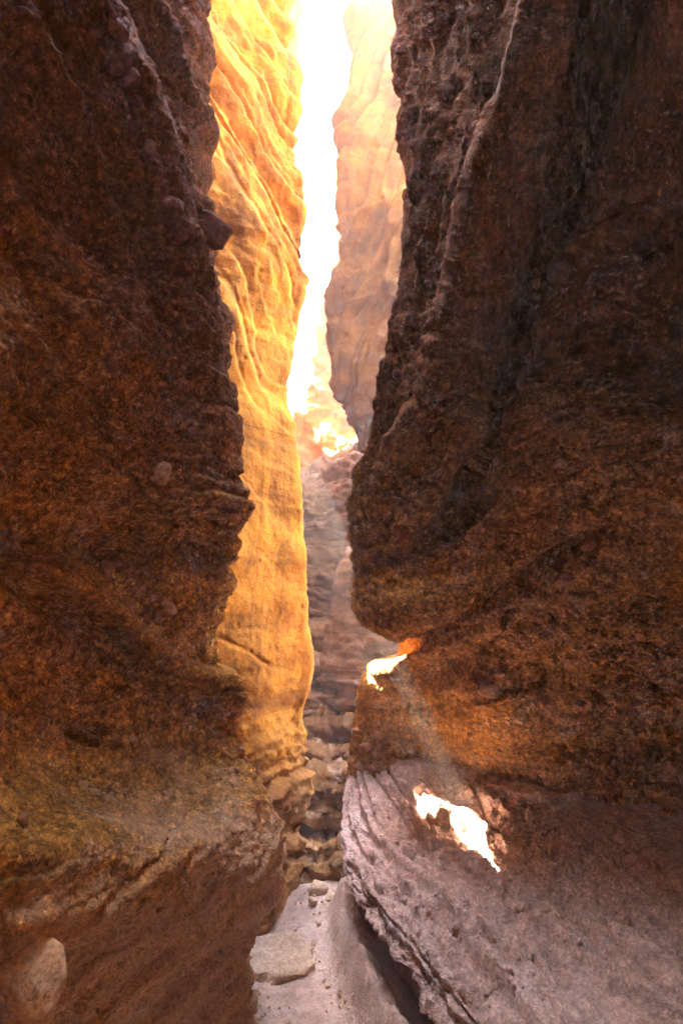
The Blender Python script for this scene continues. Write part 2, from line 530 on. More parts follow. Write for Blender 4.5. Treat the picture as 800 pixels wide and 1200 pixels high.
def A_disp(P, u, v, x, y):
    D = near_relief(P, 11.0, (0.0, 0.10))
    # ledges that run along the wall and the big hollow
    wob = 8 * pnoise(P * 3.1 + 4)
    D = D + 0.06 * bump_at(x, y, 165 + wob, 140, 14, 190, -0.33)
    D = D - 0.07 * bump_at(x, y, 132 + wob, 200, 16, 210, -0.36)
    D = D + 0.05 * bump_at(x, y, 85 + wob, 170, 12, 200, -0.38)
    D = D - 0.06 * bump_at(x, y, 45 + wob, 330, 18, 160, -0.45)
    D = D - 0.16 * bump_at(x, y, 106, 858 + wob * .4, 24, 11, 0.1, 3)
    D = D - 0.15 * bump_at(x, y, 60, 702 + wob, 140, 17, 0.62)
    D = D + 0.08 * bump_at(x, y, 150, 735 + wob, 170, 18, 0.60)
    D = D - 0.09 * bump_at(x, y, 200, 465, 42, 45)
    D = D - 0.10 * bump_at(x, y, 140, 655, 62, 28, 0.4)
    D = D - 0.07 * bump_at(x, y, 230, 640, 30, 40)
    foot = np.clip((1.05 - P[:, 2]) / 0.2, 0, 1) * np.clip((P[:, 1] - 0.6) / 0.3, 0, 1)
    sl = P[:, 2] - 0.18 * P[:, 1] + 0.05 * fbm(P * 1.6 + 3, 3)
    calm = 0.03 * fbm(P * 1.5 + 11, 3) + 0.050 * saw(sl, 5.0, 3) + 0.024 * saw(sl + 0.02, 13.0, 5) + 0.014 * fbm(P * 13 + 5, 5, 0.64)
    b, rid = cells(P * 22 + 3)
    calm = calm + 0.010 * b * (rid > 0.55)
    return D * (1 - 0.8 * foot) + calm * foot


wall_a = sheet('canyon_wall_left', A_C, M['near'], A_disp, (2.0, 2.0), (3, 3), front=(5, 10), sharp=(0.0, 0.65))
tag(wall_a, 'dark brown rough canyon wall studded with stones, bulging out pink at its foot', 'rock wall', kind='structure')

# ---- left wall, glowing buttress behind it
B_rows = []
for py, px, d in [(-350, 300, 3.95), (-150, 316, 3.9), (0, 329, 3.85), (60, 340, 3.82), (130, 346, 3.76), (200, 349, 3.68),
                  (300, 355, 3.5), (350, 351, 3.42), (395, 345, 3.34), (430, 343, 3.27), (460, 338, 3.22), (500, 344, 3.14),
                  (560, 351, 3.06), (640, 358, 3.05), (720, 361, 3.08), (800, 362, 3.14), (830, 355, 3.16), (880, 362, 3.18),
                  (940, 365, 3.18), (975, 362, 3.18), (1000, 362, 3.17), (1030, 364, 3.15), (1070, 364, 3.12), (1120, 366, 3.1), (1300, 370, 3.0)]:
    lowf = np.clip((py - 700) / 300, 0, 1)
    off = [330, 190, 100, 62, 34, 12, 0]
    dd = [.85, .62, .44 + .10 * lowf, .30 + .18 * lowf, .17 + .10 * lowf, .065, 0]
    B_rows.append((py, [(px - o, d - e) for o, e in zip(off, dd)]))
B_post = [(-.04, .07), (-.18, .13), (-.6, .17), (-1.6, .2), (-4.5, .3)]
B_C = rows_to_control(B_rows, None, B_post, [(7.6, -0.08, 0.05), (8.4, -0.25, 0.1), (TOP, -1.0, 0.2), (TOP + .05, -5, 0.3)])


def B_disp(P, u, v, x, y):
    up = np.clip((P[:, 2] - 2.4) / 1.2, 0, 1)
    wz = 0.35 * fbm(P * np.array([0.8, 0.8, 0.55]) + 3, 3)
    s = P[:, 2] + 1.5 * P[:, 0] + wz + 0.03 * fbm(P * 6 + 2, 3)
    D = 0.035 * fbm(P * 1.1 + 21, 3)
    D = D + (0.16 + up) * (0.13 * saw(s, 1.25, 1) + 0.060 * saw(s + 0.35 * wz, 3.1, 2) + 0.010 * saw(s, 9.0, 3))
    D = D + (0.3 + 0.7 * up) * 0.018 * ridged(P * np.array([2.2, 2.2, 1.5]) + 9, 3)
    lowm = np.clip((1.05 - P[:, 2]) / 0.35, 0, 1)
    D = D + (0.004 + 0.022 * lowm) * strata(P, (0.05, 0.06), 0.07, (4.5, 11, 25), (1, .6, .4), 5)
    B2, c2 = blocks(P * np.array([6, 6, 14]) + 0.05 * fbm(P * 5, 2)[:, None], 4)
    D = D + lowm * (0.012 * B2 - 0.006 * c2)
    D = D + (0.004 + 0.012 * lowm + 0.004 * up) * fbm(P * 14 + 31, 5, 0.6)
    b, rid = cells(P * 24 + 3)
    D = D + 0.010 * b * (rid > 0.5) * lowm
    b, rid = cells(P * 18 + 43)
    D = D - 0.008 * b * (rid < 0.12)
    D = D - 0.016 * bump_at(x, y, 300, 768 + 5 * pnoise(P * 7), 40, 2.6, 0.42) * np.clip(0.6 + 1.2 * pnoise(P * 9), 0, 2)
    D = D - 0.06 * bump_at(x, y, 330, 975, 70, 8, 0.0, 4) - 0.05 * bump_at(x, y, 335, 1003, 60, 5, 0.1, 3)
    return D


wall_b = sheet('canyon_wall_left_middle', B_C, M['glow'], B_disp, (2.0, 1.6), (3, 3), front=(1, 6))
tag(wall_b, 'tall glowing orange sandstone buttress with flowing grooves beside the strip of sky', 'rock wall', kind='structure')

# ---- right wall, near
R_rows = [
    #      silhouette     facet        ridge         facet 2       groove        groove lip    frame edge    out
    (-350, [(455, 2.85), (570, 2.10), (765, 1.30), (810, 1.36), (850, 1.50), (880, 1.20), (930, 0.96), (1100, 0.90)]),
    (-120, [(462, 2.85), (560, 2.20), (682, 1.54), (732, 1.60), (782, 1.74), (805, 1.44), (850, 1.20), (1080, 0.90)]),
    (0, [(466, 2.85), (553, 2.26), (648, 1.66), (704, 1.72), (748, 1.86), (772, 1.56), (815, 1.32), (1070, 0.90)]),
    (100, [(473, 2.84), (548, 2.30), (622, 1.78), (674, 1.84), (722, 1.98), (742, 1.68), (805, 1.44), (1070, 0.90)]),
    (240, [(483, 2.82), (531, 2.38), (579, 1.95), (632, 2.01), (680, 2.15), (700, 1.85), (800, 1.61), (1070, 0.90)]),
    (330, [(478, 2.82), (516, 2.44), (553, 2.08), (600, 2.14), (636, 2.28), (658, 1.98), (800, 1.74), (1070, 0.92)]),
    (450, [(466, 2.78), (483, 2.50), (510, 2.23), (558, 2.29), (600, 2.43), (622, 2.13), (800, 1.89), (1070, 1.01)]),
    (520, [(465, 2.74), (475, 2.54), (488, 2.36), (528, 2.18), (577, 2.22), (600, 2.02), (800, 1.62), (1070, 1.07)]),
    (600, [(447, 2.66), (452, 2.56), (460, 2.46), (484, 2.28), (535, 2.28), (575, 2.10), (800, 1.70), (1070, 1.13)]),
    (660, [(436, 2.64), (440, 2.56), (449, 2.46), (475, 2.34), (520, 2.26), (580, 2.12), (800, 1.80), (1070, 1.17)]),
    (712, [(434, 2.62), (438, 2.56), (447, 2.48), (475, 2.40), (520, 2.30), (590, 2.22), (800, 1.98), (1070, 1.22)]),
    (732, [(462, 2.78), (466, 2.73), (473, 2.66), (485, 2.54), (525, 2.42), (595, 2.30), (800, 2.08), (1070, 1.24)]),
    (750, [(468, 3.02), (472, 2.97), (479, 2.90), (490, 2.70), (530, 2.56), (600, 2.38), (800, 2.16), (1070, 1.27)]),
    (775, [(442, 3.06), (447, 3.00), (460, 2.94), (490, 2.80), (530, 2.66), (600, 2.46), (800, 2.24), (1070, 1.32)]),
    (800, [(426, 3.06), (431, 2.98), (450, 2.93), (490, 2.86), (530, 2.74), (600, 2.54), (800, 2.32), (1070, 1.36)]),
    (850, [(416, 3.06), (422, 2.99), (445, 2.96), (490, 2.92), (530, 2.84), (600, 2.64), (800, 2.40), (1070, 1.43)]),
    (900, [(410, 3.05), (418, 2.99), (445, 2.98), (490, 2.96), (530, 2.90), (600, 2.70), (800, 2.42), (1070, 1.50)]),
    (950, [(412, 3.04), (420, 3.00), (445, 2.99), (490, 2.97), (530, 2.92), (600, 2.70), (800, 2.38), (1070, 1.54)]),
    (1060, [(425, 3.04), (432, 3.00), (455, 2.98), (500, 2.94), (540, 2.88), (610, 2.66), (800, 2.18), (1070, 1.56)]),
    (1500, [(425, 3.04), (432, 3.00), (455, 2.98), (500, 2.94), (540, 2.88), (610, 2.66), (800, 2.18), (1070, 1.60)]),
]
R_rows = [(py, pts[::-1]) for py, pts in R_rows]
R_pre = [(2.6, -7.6), (1.9, -5.0), (1.10, -2.6), (1.25, -0.9), (1.20, 0.1)]
R_post = [(.09, .07), (.28, .18), (.8, .35), (2.0, .5), (4.5, .7)]
R_C = rows_to_control(R_rows, R_pre, R_post, [(0.25, -0.02, 0), (0.55, 0.0, 0), (0.85, 0.1, 0), (1.0, 0.5, 0), (5.65, 5, 0)], 5.6)


lean(R_C, len(R_pre), -1)


def R_disp(P, u, v, x, y):
    # sharp fins running down the purple facet and its ridge (follow the drawn columns)
    k = u - len(R_pre)                      # 5 = ridge column, 7 = silhouette
    fac = np.clip(1 - np.abs(k - 5.9) / 1.3, 0, 1) * np.clip((720 - y) / 120, 0, 1)
    fin = ridged(np.stack([k * 2.6 + 0.25 * fbm(P * 3, 2), P[:, 2] * 0.55, P[:, 1] * 0.3], 1), 3, 0.55)
    fin2 = ridged(np.stack([k * 6.5 + 0.5 * fbm(P * 2.5 + 4, 3), P[:, 2] * 1.3, P[:, 1] * 0.8], 1), 3, 0.55)
    D = near_relief(P, 43.0, (0.0, 0.12)) * (1 - 0.6 * fac) + fac * (0.10 * fin + 0.035 * fin2)
    edge = np.exp(-((k - 5.0 + 0.10 * pnoise(P * 2.5)) / 0.13) ** 2) * np.clip((640 - y) / 80, 0, 1)
    D = D + 0.09 * edge
    # cleft under the second edge
    D = D - 0.13 * np.exp(-((k - 3.0 + 0.08 * pnoise(P * 3)) / 0.22) ** 2) * np.clip((650 - y) / 60, 0, 1)
    D = D - 0.16 * bump_at(x, y, 525, 615, 60, 13, -0.62, 3)
    # ledge lines of the lower nose
    D = D + 0.08 * bump_at(x, y, 500, 705, 90, 26, -0.18)
    D = D - 0.13 * bump_at(x, y, 560, 712, 110, 10, -0.45, 3)
    D = D - 0.11 * bump_at(x, y, 650, 660, 60, 14, -0.6)
    D = D - 0.09 * bump_at(x, y, 520, 748, 80, 6, -0.25, 3)
    D = D + 0.07 * bump_at(x, y, 575, 800, 26, 22)
    D = D + 0.05 * bump_at(x, y, 560, 880, 50, 30)
    D = D - 0.08 * bump_at(x, y, 520, 785, 40, 16, -0.4)
    return D


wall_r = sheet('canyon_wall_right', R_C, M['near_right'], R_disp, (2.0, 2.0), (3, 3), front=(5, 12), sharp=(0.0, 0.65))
tag(wall_r, 'overhanging dark red-brown canyon wall with a pale ridge and a deep cleft', 'rock wall', kind='structure')

# ---- rock shelf along the foot of the right wall
stations = [
    # edge point,        middle,           crease at the wall
    ((430, 880, 3.25), (470, 868, 3.25), (540, 862, 3.2)),
    ((406, 905, 3.02), (455, 888, 3.05), (540, 872, 3.05)),
    ((403, 945, 2.86), (470, 920, 2.80), (590, 905, 2.80)),
    ((407, 985, 2.66), (490, 945, 2.65), (620, 928, 2.62)),
    ((425, 1030, 2.35), (530, 985, 2.42), (680, 955, 2.44)),
    ((470, 1088, 2.02), (600, 1030, 2.16), (750, 985, 2.25)),
    ((520, 1150, 1.80), (660, 1080, 1.95), (810, 1010, 2.08)),
    ((570, 1215, 1.60), (720, 1130, 1.76), (880, 1045, 1.88)),
    ((670, 1350, 1.28), (840, 1240, 1.45), (1000, 1110, 1.60)),
]
S_C = []
for e, m_, c in stations:
    E, Mi, Cr = W(*e), W(*m_), W(*c)
    out = Cr + np.array([0.7, 0.15, 0.10])
    q = Mi * 0.5 + E * 0.5 + np.array([0, 0, 0.02])
    S_C.append([out, Cr, Mi, q, E, E + np.array([-.015, -.03, -.06]), E + np.array([.05, .0, -.13]), E + np.array([.16, .02, -.24]),
                np.array([E[0] + .20, E[1] + .02, 0.05]), np.array([E[0] + .20, E[1] + .02, -0.25])])
last = S_C[-1]
for yy, k in ((0.4, 0.04), (-1.0, 0.02), (-3.0, 0.1), (-6.0, 0.2)):
    S_C.append([np.array([p[0] + k, yy, p[2]]) for p in last])
S_C = np.array(S_C)


def S_disp(P, u, v, x, y):
    D = near_relief(P, 71.0, (0.10, 0.02), 0.03, 0.018, 0.010, 0.014, 0.018)
    # long cracks and steps running along the shelf
    s = u + 0.28 * fbm(P * 1.6 + 8, 3)
    D = D + 0.030 * vnoise1(s * 2.2, 3) + 0.012 * vnoise1(s * 5.5, 9) + 0.03 * saw(s + 0.1 * v, 1.7, 5)
    cr = np.exp(-(((s - 2.25)) / 0.035) ** 2) + 0.8 * np.exp(-((s - 3.2) / 0.04) ** 2)
    D = D - 0.055 * cr * np.clip(0.4 + 1.5 * pnoise(P * 1.5 + 12), 0, 1)
    und = np.clip(u - 6.0, 0, 1)
    w = 0.95 * P[:, 0] + 0.30 * P[:, 1] + 0.05 * fbm(P * 1.7 + 33, 3) + 0.006 * fbm(P * 9, 2)
    D = D + (1 - und) * np.clip((u - 1.0) / 0.3, 0, 1) * (1 - 0.65 * np.clip((u - 2.8) / 0.8, 0, 1)) * (0.045 * saw(w, 6.5, 8) + 0.022 * saw(w + 0.03, 15.0, 9)) * np.clip(0.7 + pnoise(P * 1.8 + 50), 0.2, 1.5)
    ck = np.abs(((w * 3.1) % 1.0) - 0.5) / 3.1
    D = D - 0.035 * np.exp(-(ck / 0.006) ** 2) * np.clip(1.6 * pnoise(P * 2.2 + 14) + 0.1, 0, 1) * (1 - und)
    b, rid = cells(P * 13 + 9)
    D = D + 0.016 * b * (rid > 0.6) * (1 - und)
    D = D - 0.06 * np.clip(ridged(P * np.array([5, 3, 7]) + 51, 2) - 1.05, 0, 1) * (1 - und)
    return D * np.where(u < 0.8, 0.5, 1.0)


shelf = sheet('rock_shelf', S_C, M['shelf'], S_disp, (2.0, 2.0), (3, 3), front=(1, 4))
tag(shelf, 'broad dusty pink rock shelf along the foot of the right wall, undercut edge', 'rock shelf', kind='structure')

# ---- pillar on the right, beyond the near wall
C_rows = []
for py, px, d in [(-150, 420, 6.0), (0, 413, 6.0), (60, 412, 6.0), (100, 408, 6.0), (150, 407, 6.02), (200, 405, 6.02), (240, 402, 6.02),
                  (280, 397, 6.05), (320, 392, 6.05), (370, 389, 6.1), (410, 388, 6.15), (445, 393, 6.2), (480, 407, 6.3), (505, 418, 6.4),
                  (540, 425, 6.55), (620, 440, 6.7), (760, 450, 6.8)]:
    C_rows.append((py, [(px + o, d - e) for o, e in zip([420, 220, 110, 75, 45, 22, 7, 0], [.6, .45, .32, .28, .22, .15, .06, 0])]))
C_post = [(.04, .15), (.15, .4), (.5, .9), (1.5, 1.5), (4.0, 2.0)]
C_C = rows_to_control(C_rows, None, C_post, [(9.9, 0.1, 0), (10.3, .6, 0), (10.4, 4, 0)])


def C_disp(P, u, v, x, y):
    Q = P + 0.2 * np.stack([fbm(P * 0.8 + 25, 2), fbm(P * 0.8 + 75, 2), fbm(P * 0.8 + 125, 2)], 1)
    D = 0.10 * fbm(Q * 0.9 + 5, 3)
    s = P[:, 2] * 0.9 - P[:, 0] * 2.2 + 0.3 * fbm(P * 0.8, 3)
    D = D + 0.16 * saw(s, 1.3, 4) + 0.06 * saw(s + 0.1 * P[:, 2], 3.3, 6)
    D = D + 0.03 * ridged(Q * np.array([2.4, 2.4, 3.0]) + 8, 4)
    D = D + 0.012 * fbm(P * 7 + 31, 4, 0.55)
    # hanging flake on its right side
    ed = 446 + 10 * np.sin(y / 37.0) - 0.06 * (y - 230) + 6 * pnoise(P * 3)
    fl = np.clip((x - ed) / 4, 0, 1) * np.clip((y - 225) / 25, 0, 1) * np.clip((365 - y) / 30, 0, 1)
    D = D + 0.16 * fl
    return D


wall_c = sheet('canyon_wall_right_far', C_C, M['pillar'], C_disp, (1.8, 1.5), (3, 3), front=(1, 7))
tag(wall_c, 'tan overhanging rock pillar tapering to a point below, right of the strip of sky', 'rock wall', kind='structure')

# ---- farthest wall, sunlit, behind the pillar
D_rows = []
for py, px, d in [(-20, 406, 9.5), (50, 404, 9.5), (120, 402, 9.5), (200, 399, 9.5), (260, 396, 9.5), (330, 384, 9.5), (400, 371, 9.5), (455, 356, 9.5), (490, 343, 9.4),
                  (530, 328, 9.2), (600, 318, 8.6), (760, 310, 8.2)]:
    D_rows.append((py, [(px + o, d - e) for o, e in zip([420, 180, 90, 50, 22, 8, 0], [1.6, 1.2, .65, .33, .14, .05, 0])]))
D_post = [(.1, .4), (.3, 1.2), (1.0, 2.5), (5.0, 3.5)]
D_C = rows_to_control(D_rows, None, D_post, [(12.0, .3, 0), (12.1, 3, 0)])


def D_disp(P, u, v, x, y):
    D = 0.12 * fbm(P * 0.9 + 9, 3) + 0.06 * strata(P, (0.9, 0.2), 0.15, (2, 5, 12), (1, .6, .3), 8)
    return D + 0.03 * ridged(P * 2 + 4, 3) + 0.012 * fbm(P * 6, 4)


wall_d = sheet('canyon_wall_end', D_C, M['glow'], D_disp, (2.2, 1.5), (3, 3), front=(1, 6))
tag(wall_d, 'washed-out sunlit orange rock slope closing the canyon below the sky', 'rock wall', kind='structure')

# ---- stepped rock pile filling the bottom of the slot
E_rows = []
for py, d in [(1075, 3.10), (1040, 3.14), (1014, 3.2), (1008, 3.33), (992, 3.38), (985, 3.5), (978, 4.0), (962, 4.05), (957, 3.68), (935, 3.72), (908, 3.8), (901, 4.15), (880, 4.2),
              (872, 4.4), (850, 4.45), (842, 4.62), (815, 4.66), (806, 4.85), (780, 4.9), (772, 5.2), (740, 5.25), (728, 5.65), (690, 5.7), (660, 5.85), (640, 6.05), (600, 6.2),
              (575, 6.45), (560, 6.7), (552, 7.6), (545, 9.0)][::-1]:
    far = np.clip((700 - py) / 150, 0, 1)
    sh = lambda px: py - far * (px - 372) * 0.55
    E_rows.append([W(px, sh(px), d + a + b * far) for px, a, b in ((280, .15, 0), (325, .1, 0), (350, .05, 0), (368, 0, 0), (386, -.02, -.1), (404, -.05, -.2), (422, -.1, -.3), (445, -.15, -.4), (500, -.2, -.5), (620, -.2, -.5))])
E_C = np.array(E_rows)



def E_disp(P, u, v, x, y):
    D = 0.06 * fbm(P * 2.2 + 2, 3)
    B1, c1 = blocks(P * np.array([2.6, 2.6, 5.0]) + 0.15 * fbm(P * 2, 2)[:, None], 6)
    D = D + 0.03 * B1 - 0.01 * c1 + 0.06 * saw(P[:, 2] + 0.2 * P[:, 0] + 0.08 * fbm(P * 1.5, 3), 5.0, 3)
    D = D + 0.035 * strata(P, (0.25, 0.05), 0.14, (5, 12, 26), (1, .6, .4), 14)
    D = D + 0.03 * ridged(P * np.array([3, 3, 6]) + 4, 3) + 0.016 * fbm(P * 10, 4, 0.58)
    b, rid = cells(P * 11 + 3)
    return D + 0.02 * b * (rid > 0.55)


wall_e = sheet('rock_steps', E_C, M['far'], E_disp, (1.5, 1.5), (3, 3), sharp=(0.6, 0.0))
tag(wall_e, 'layered brown rock steps climbing in the narrow gap between the walls', 'rock steps', kind='structure')

# ---- slab leaning on the steps, behind the right wall
F_rows = []
for py, px, d in [(560, 426, 5.3), (600, 420, 5.1), (640, 408, 5.0), (690, 393, 4.9), (740, 386, 4.85), (790, 379, 4.8), (830, 371, 4.75), (865, 363, 4.7), (905, 366, 4.7)]:
    F_rows.append((py, [(px + 150, d - .35), (px + 80, d - .3), (px + 45, d - .25), (px + 20, d - .12), (px + 6, d - .03), (px, d)]))
F_C = rows_to_control(F_rows, None, [(.02, .10), (.12, .3), (.5, .6)], [(3.0, .3, .3)])


def F_disp(P, u, v, x, y):
    low = np.clip((y - 760) / 40, 0, 1)
    D = 0.05 * fbm(P * 2.2 + 12, 3) + (0.012 + 0.05 * low) * strata(P, (0.1, 0.05), 0.08, (5, 12, 26), (1, .6, .4), 24)
    return D + 0.02 * ridged(P * np.array([4, 4, 5]) + 4, 3) + 0.012 * fbm(P * 10, 4, 0.58)


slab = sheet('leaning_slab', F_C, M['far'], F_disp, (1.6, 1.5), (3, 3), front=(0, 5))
tag(slab, 'brown rock slab leaning over the layered rock steps, crossed by the sunbeam', 'rock slab')

def surf_point(key, px, py):
    P, N_, (x, y, d) = SURF[key]
    q = (x - px) ** 2 + (y - py) ** 2 + np.where(d > 0.3, 0, 1e9) + 40 * np.clip(d, 0, 20)
    i = int(np.argmin(q))
    return P[i], N_[i], d[i]


# ---- unseen wall added behind the buttress to block the sun, with holes for beams
PATCH = surf_point('rock_shelf', 556, 970)[0]


def ray_at(t, side=0.0, lift=0.0):
    s_h = np.array([SUN[1], -SUN[0], 0]); s_h = s_h / np.linalg.norm(s_h)
    up = np.cross(s_h, SUN)
    return PATCH + SUN * t + s_h * side + up * lift


plan = [(-4.5, 4.0), (-1.5, 4.1), (-1.0, 4.35), (-0.78, 4.7), (-0.74, 5.3), (-0.82, 6.0), (-0.98, 6.8), (-1.15, 7.8), (-1.35, 9.2), (-2.2, 10.4), (-5, 11)]
ztop = [6.8, 6.5, 8.2, 8.5, 8.6, 9.0, 8.8, 7.4, 6.2, 6.1, 6.1]
zs = [-0.3, 0.6, 1.5, 2.4, 3.2, 4.0, 5.0, 5.6, 6.0]
G_C = np.array([[np.array([x + 0.03 * z, y, z]) for x, y in plan] for z in zs] + [[np.array([x + 0.03 * z, y, z]) for (x, y), z in zip(plan, ztop)]])
G = spline_axis(G_C, [8, 8, 10, 40, 60, 70, 40, 12, 8]); G = spline_axis(G.transpose(1, 0, 2), [8, 40, 40, 40, 30, 14, 10, 8, 8, 4]).transpose(1, 0, 2)
NG = grid_normals(G)
if NG[:, :, 0].mean() < 0: NG = -NG
Pg = G.reshape(-1, 3)
Dg = 0.10 * fbm(Pg * 1.2 + 6, 3) + 0.05 * strata(Pg, (0, 0.1), 0.1, (3, 8, 20), (1, .5, .3), 31) + 0.015 * fbm(Pg * 8, 3)
G = G + NG * Dg.reshape(G.shape[:2])[:, :, None]
s_h = np.array([SUN[1], -SUN[0], 0]); s_h = s_h / np.linalg.norm(s_h)
s_u = np.cross(s_h, SUN)
rel = G - PATCH
wa = (rel @ s_h); wb = (rel @ s_u)
def in_poly(a, b, poly):
    ins = np.zeros(a.shape, bool)
    n = len(poly)
    for i in range(n):
        x1, y1 = poly[i]; x2, y2 = poly[(i + 1) % n]
        c = ((y1 > b) != (y2 > b)) & (a < (x2 - x1) * (b - y1) / (y2 - y1 + 1e-12) + x1)
        ins ^= c
    return ins


def solid_with_beam_holes(name, G, polys, depth, mat):
    """the grid G and a copy pushed towards the sun, joined along the rims: a thick mass with openings cut for the beam"""
    r, c, _ = G.shape
    ctr = (G[:-1, :-1] + G[1:, :-1] + G[1:, 1:] + G[:-1, 1:]) / 4 - PATCH
    a_, b_ = ctr @ s_h, ctr @ s_u
    jit = 0.006 * pnoise(ctr.reshape(-1, 3) * 14).reshape(a_.shape)
    hole = np.zeros(a_.shape, bool)
    for p in polys:
        hole |= in_poly(a_ + jit, b_ - jit, p)
    idx = np.arange(r * c).reshape(r, c)
    q = np.stack([idx[:-1, :-1], idx[1:, :-1], idx[1:, 1:], idx[:-1, 1:]], -1)
    keep = ~hole
    qf = q[keep]
    n = r * c
    qb = qf[:, ::-1] + n
    ed = {}
    for f in qf:
        for i in range(4):
            e = (f[i], f[(i + 1) % 4])
            if (e[1], e[0]) in ed: del ed[(e[1], e[0])]
            else: ed[e] = 1
    rim = [(e[1], e[0], e[0] + n, e[1] + n) for e in ed]
    V = np.concatenate([G.reshape(-1, 3), G.reshape(-1, 3) + SUN * depth])
    me = bpy.data.meshes.new(name)
    me.from_pydata(V.tolist(), [], qf.tolist() + qb.tolist() + [list(map(int, f)) for f in rim])
    me.polygons.foreach_set('use_smooth', np.ones(len(me.polygons), bool))
    me.materials.append(mat)
    ob = bpy.data.objects.new(name, me); COL.objects.link(ob)
    return ob


def beam_poly(c, n, pts):
    """outline of a lit patch on the plane through c with normal n, carried along the beam"""
    out = []
    eye = np.array([0, 0, CAM_H])
    for px, py in pts:
        r = W(px, py, 1.0) - eye
        q = eye + r * (((c - eye) @ n) / (r @ n)) - PATCH
        out.append((q @ s_h, q @ s_u))
    return out


n1 = np.array([-0.12, -0.10, 1.0]); n1 = n1 / np.linalg.norm(n1)
n2 = np.array([-0.55, -0.55, 0.62]); n2 = n2 / np.linalg.norm(n2)
BEAM_HOLES = [beam_poly(PATCH, n1, [(534, 967), (543, 958), (552, 938), (564, 948), (576, 972), (587, 1000), (566, 990), (547, 979)]),
           beam_poly(surf_point('canyon_wall_right', 447, 782)[0], n2, [(428, 770), (444, 762), (459, 767), (461, 787), (446, 797), (428, 811)])]
wall_g = solid_with_beam_holes('unseen_sun_blocker_left', G, BEAM_HOLES, 0.5, M['glow'])
tag(wall_g, 'unseen orange rock wall added behind the glowing buttress to block the sun', 'rock wall', kind='structure')

# ------------------------------------------------------------------ canyon floor
xs = np.concatenate([np.linspace(-25, -1.6, 14, endpoint=False), np.linspace(-1.6, 1.6, 220, endpoint=False), np.linspace(1.6, 25, 15)])
ys = np.concatenate([np.linspace(-25, 0.8, 26, endpoint=False), np.linspace(0.8, 4.6, 330, endpoint=False), np.linspace(4.6, 28, 30)])
YY, XX = np.meshgrid(ys, xs, indexing='ij')
Pf = np.stack([XX.reshape(-1), YY.reshape(-1), np.zeros(XX.size)], 1)
zf = 0.03 * fbm(Pf * 1.5, 3) + 0.016 * fbm(Pf * 6 + 3, 4) + 0.007 * fbm(Pf * 24, 4, 0.6)
b, rid = cells(Pf * 16)
zf = zf + 0.008 * b * (rid > 0.7)
# the low hump of rock beside the undercut
hx = np.interp(Pf[:, 1], [1.8, 2.1, 2.4, 2.65, 2.9, 3.2, 3.5], [0.26, 0.19, 0.11, 0.045, 0.01, 0.03, 0.08]) + 0.02 * fbm(Pf * 3 + 2, 2)
dxh = Pf[:, 0] - hx
hum = np.where(dxh < 0, np.exp(-(dxh / 0.055) ** 2), np.exp(-(dxh / 0.16) ** 2)) * np.clip((3.35 - Pf[:, 1]) / 0.25, 0, 1)
lay = saw(dxh + 0.25 * Pf[:, 1] + 0.05 * fbm(Pf * 3, 2), 16, 2)
zf = zf + hum * (0.19 + 0.05 * fbm(Pf * 5 + 8, 3) + 0.05 * lay)
Gf = np.stack([XX, YY, zf.reshape(XX.shape)], -1)
floor = mesh_from_grid('canyon_floor', Gf, M['sand'])
tag(floor, 'pale sandy canyon floor with a low worn hump of rock', 'canyon floor', kind='structure')

# ------------------------------------------------------------------ stones
import bmesh


def stone_mesh(name, seed, sub, mat, flat=1.0, rough=0.12):
    bm = bmesh.new()
    bmesh.ops.create_icosphere(bm, subdivisions=sub, radius=1.0)
    V = np.array([v.co[:] for v in bm.verts])
    r_ = np.random.RandomState(seed)
    ax = np.array([1.0, 0.62 + 0.3 * r_.rand(), (0.55 + 0.3 * r_.rand()) * flat])
    d = 1 + 0.22 * pnoise(V * 0.9 + seed * 3.1) + rough * fbm(V * 2.1 + seed * 7.7, 3)
    P = V * d[:, None]
    for k in range(11):                      # knock flat faces off it
        n = r_.normal(size=3); n /= np.linalg.norm(n)
        h = 0.5 + 0.3 * r_.rand()
        e = np.clip(P @ n - h, 0, None)
        P = P - (0.85 * e)[:, None] * n
    P = (P + 0.05 * fbm(P * 5 + seed, 3)[:, None] * V) * ax
    for v, p in zip(bm.verts, P): v.co = p
    me = bpy.data.meshes.new(name); bm.to_mesh(me); bm.free()
    me.polygons.foreach_set('use_smooth', np.ones(len(me.polygons), bool))
    me.materials.append(mat)
    return me


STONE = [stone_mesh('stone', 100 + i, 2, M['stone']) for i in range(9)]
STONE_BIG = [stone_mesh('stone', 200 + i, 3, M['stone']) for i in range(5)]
SHELF_ST = [stone_mesh('stone', 500 + i, 2, M['shelf']) for i in range(6)]
STEP_ST = [stone_mesh('stone', 520 + i, 2, M['far']) for i in range(5)]
COBBLE = [stone_mesh('stone', 300 + i, 3, M['pale_stone'], 1.15, 0.05) for i in range(3)]
rs = np.random.RandomState(21)


def stone_at(key, parent, px, py, rpx, mesh=None, out=-0.15, rot=None):
    p, n, d = surf_point(key, px, py)
    r = rpx / FPX * d
    me = mesh or (STONE_BIG if rpx > 10 else STONE)[rs.randint(5 if rpx > 10 else 9)]
    o = bpy.data.objects.new('stone', me); COL.objects.link(o)
    o.location = p + n * r * out
    k = 0.85 + 0.3 * rs.rand(3)
    o.scale = r * k * 1.2
    o.rotation_euler = rot if rot is not None else rs.rand(3) * 6.28
    o.parent = parent
    return o


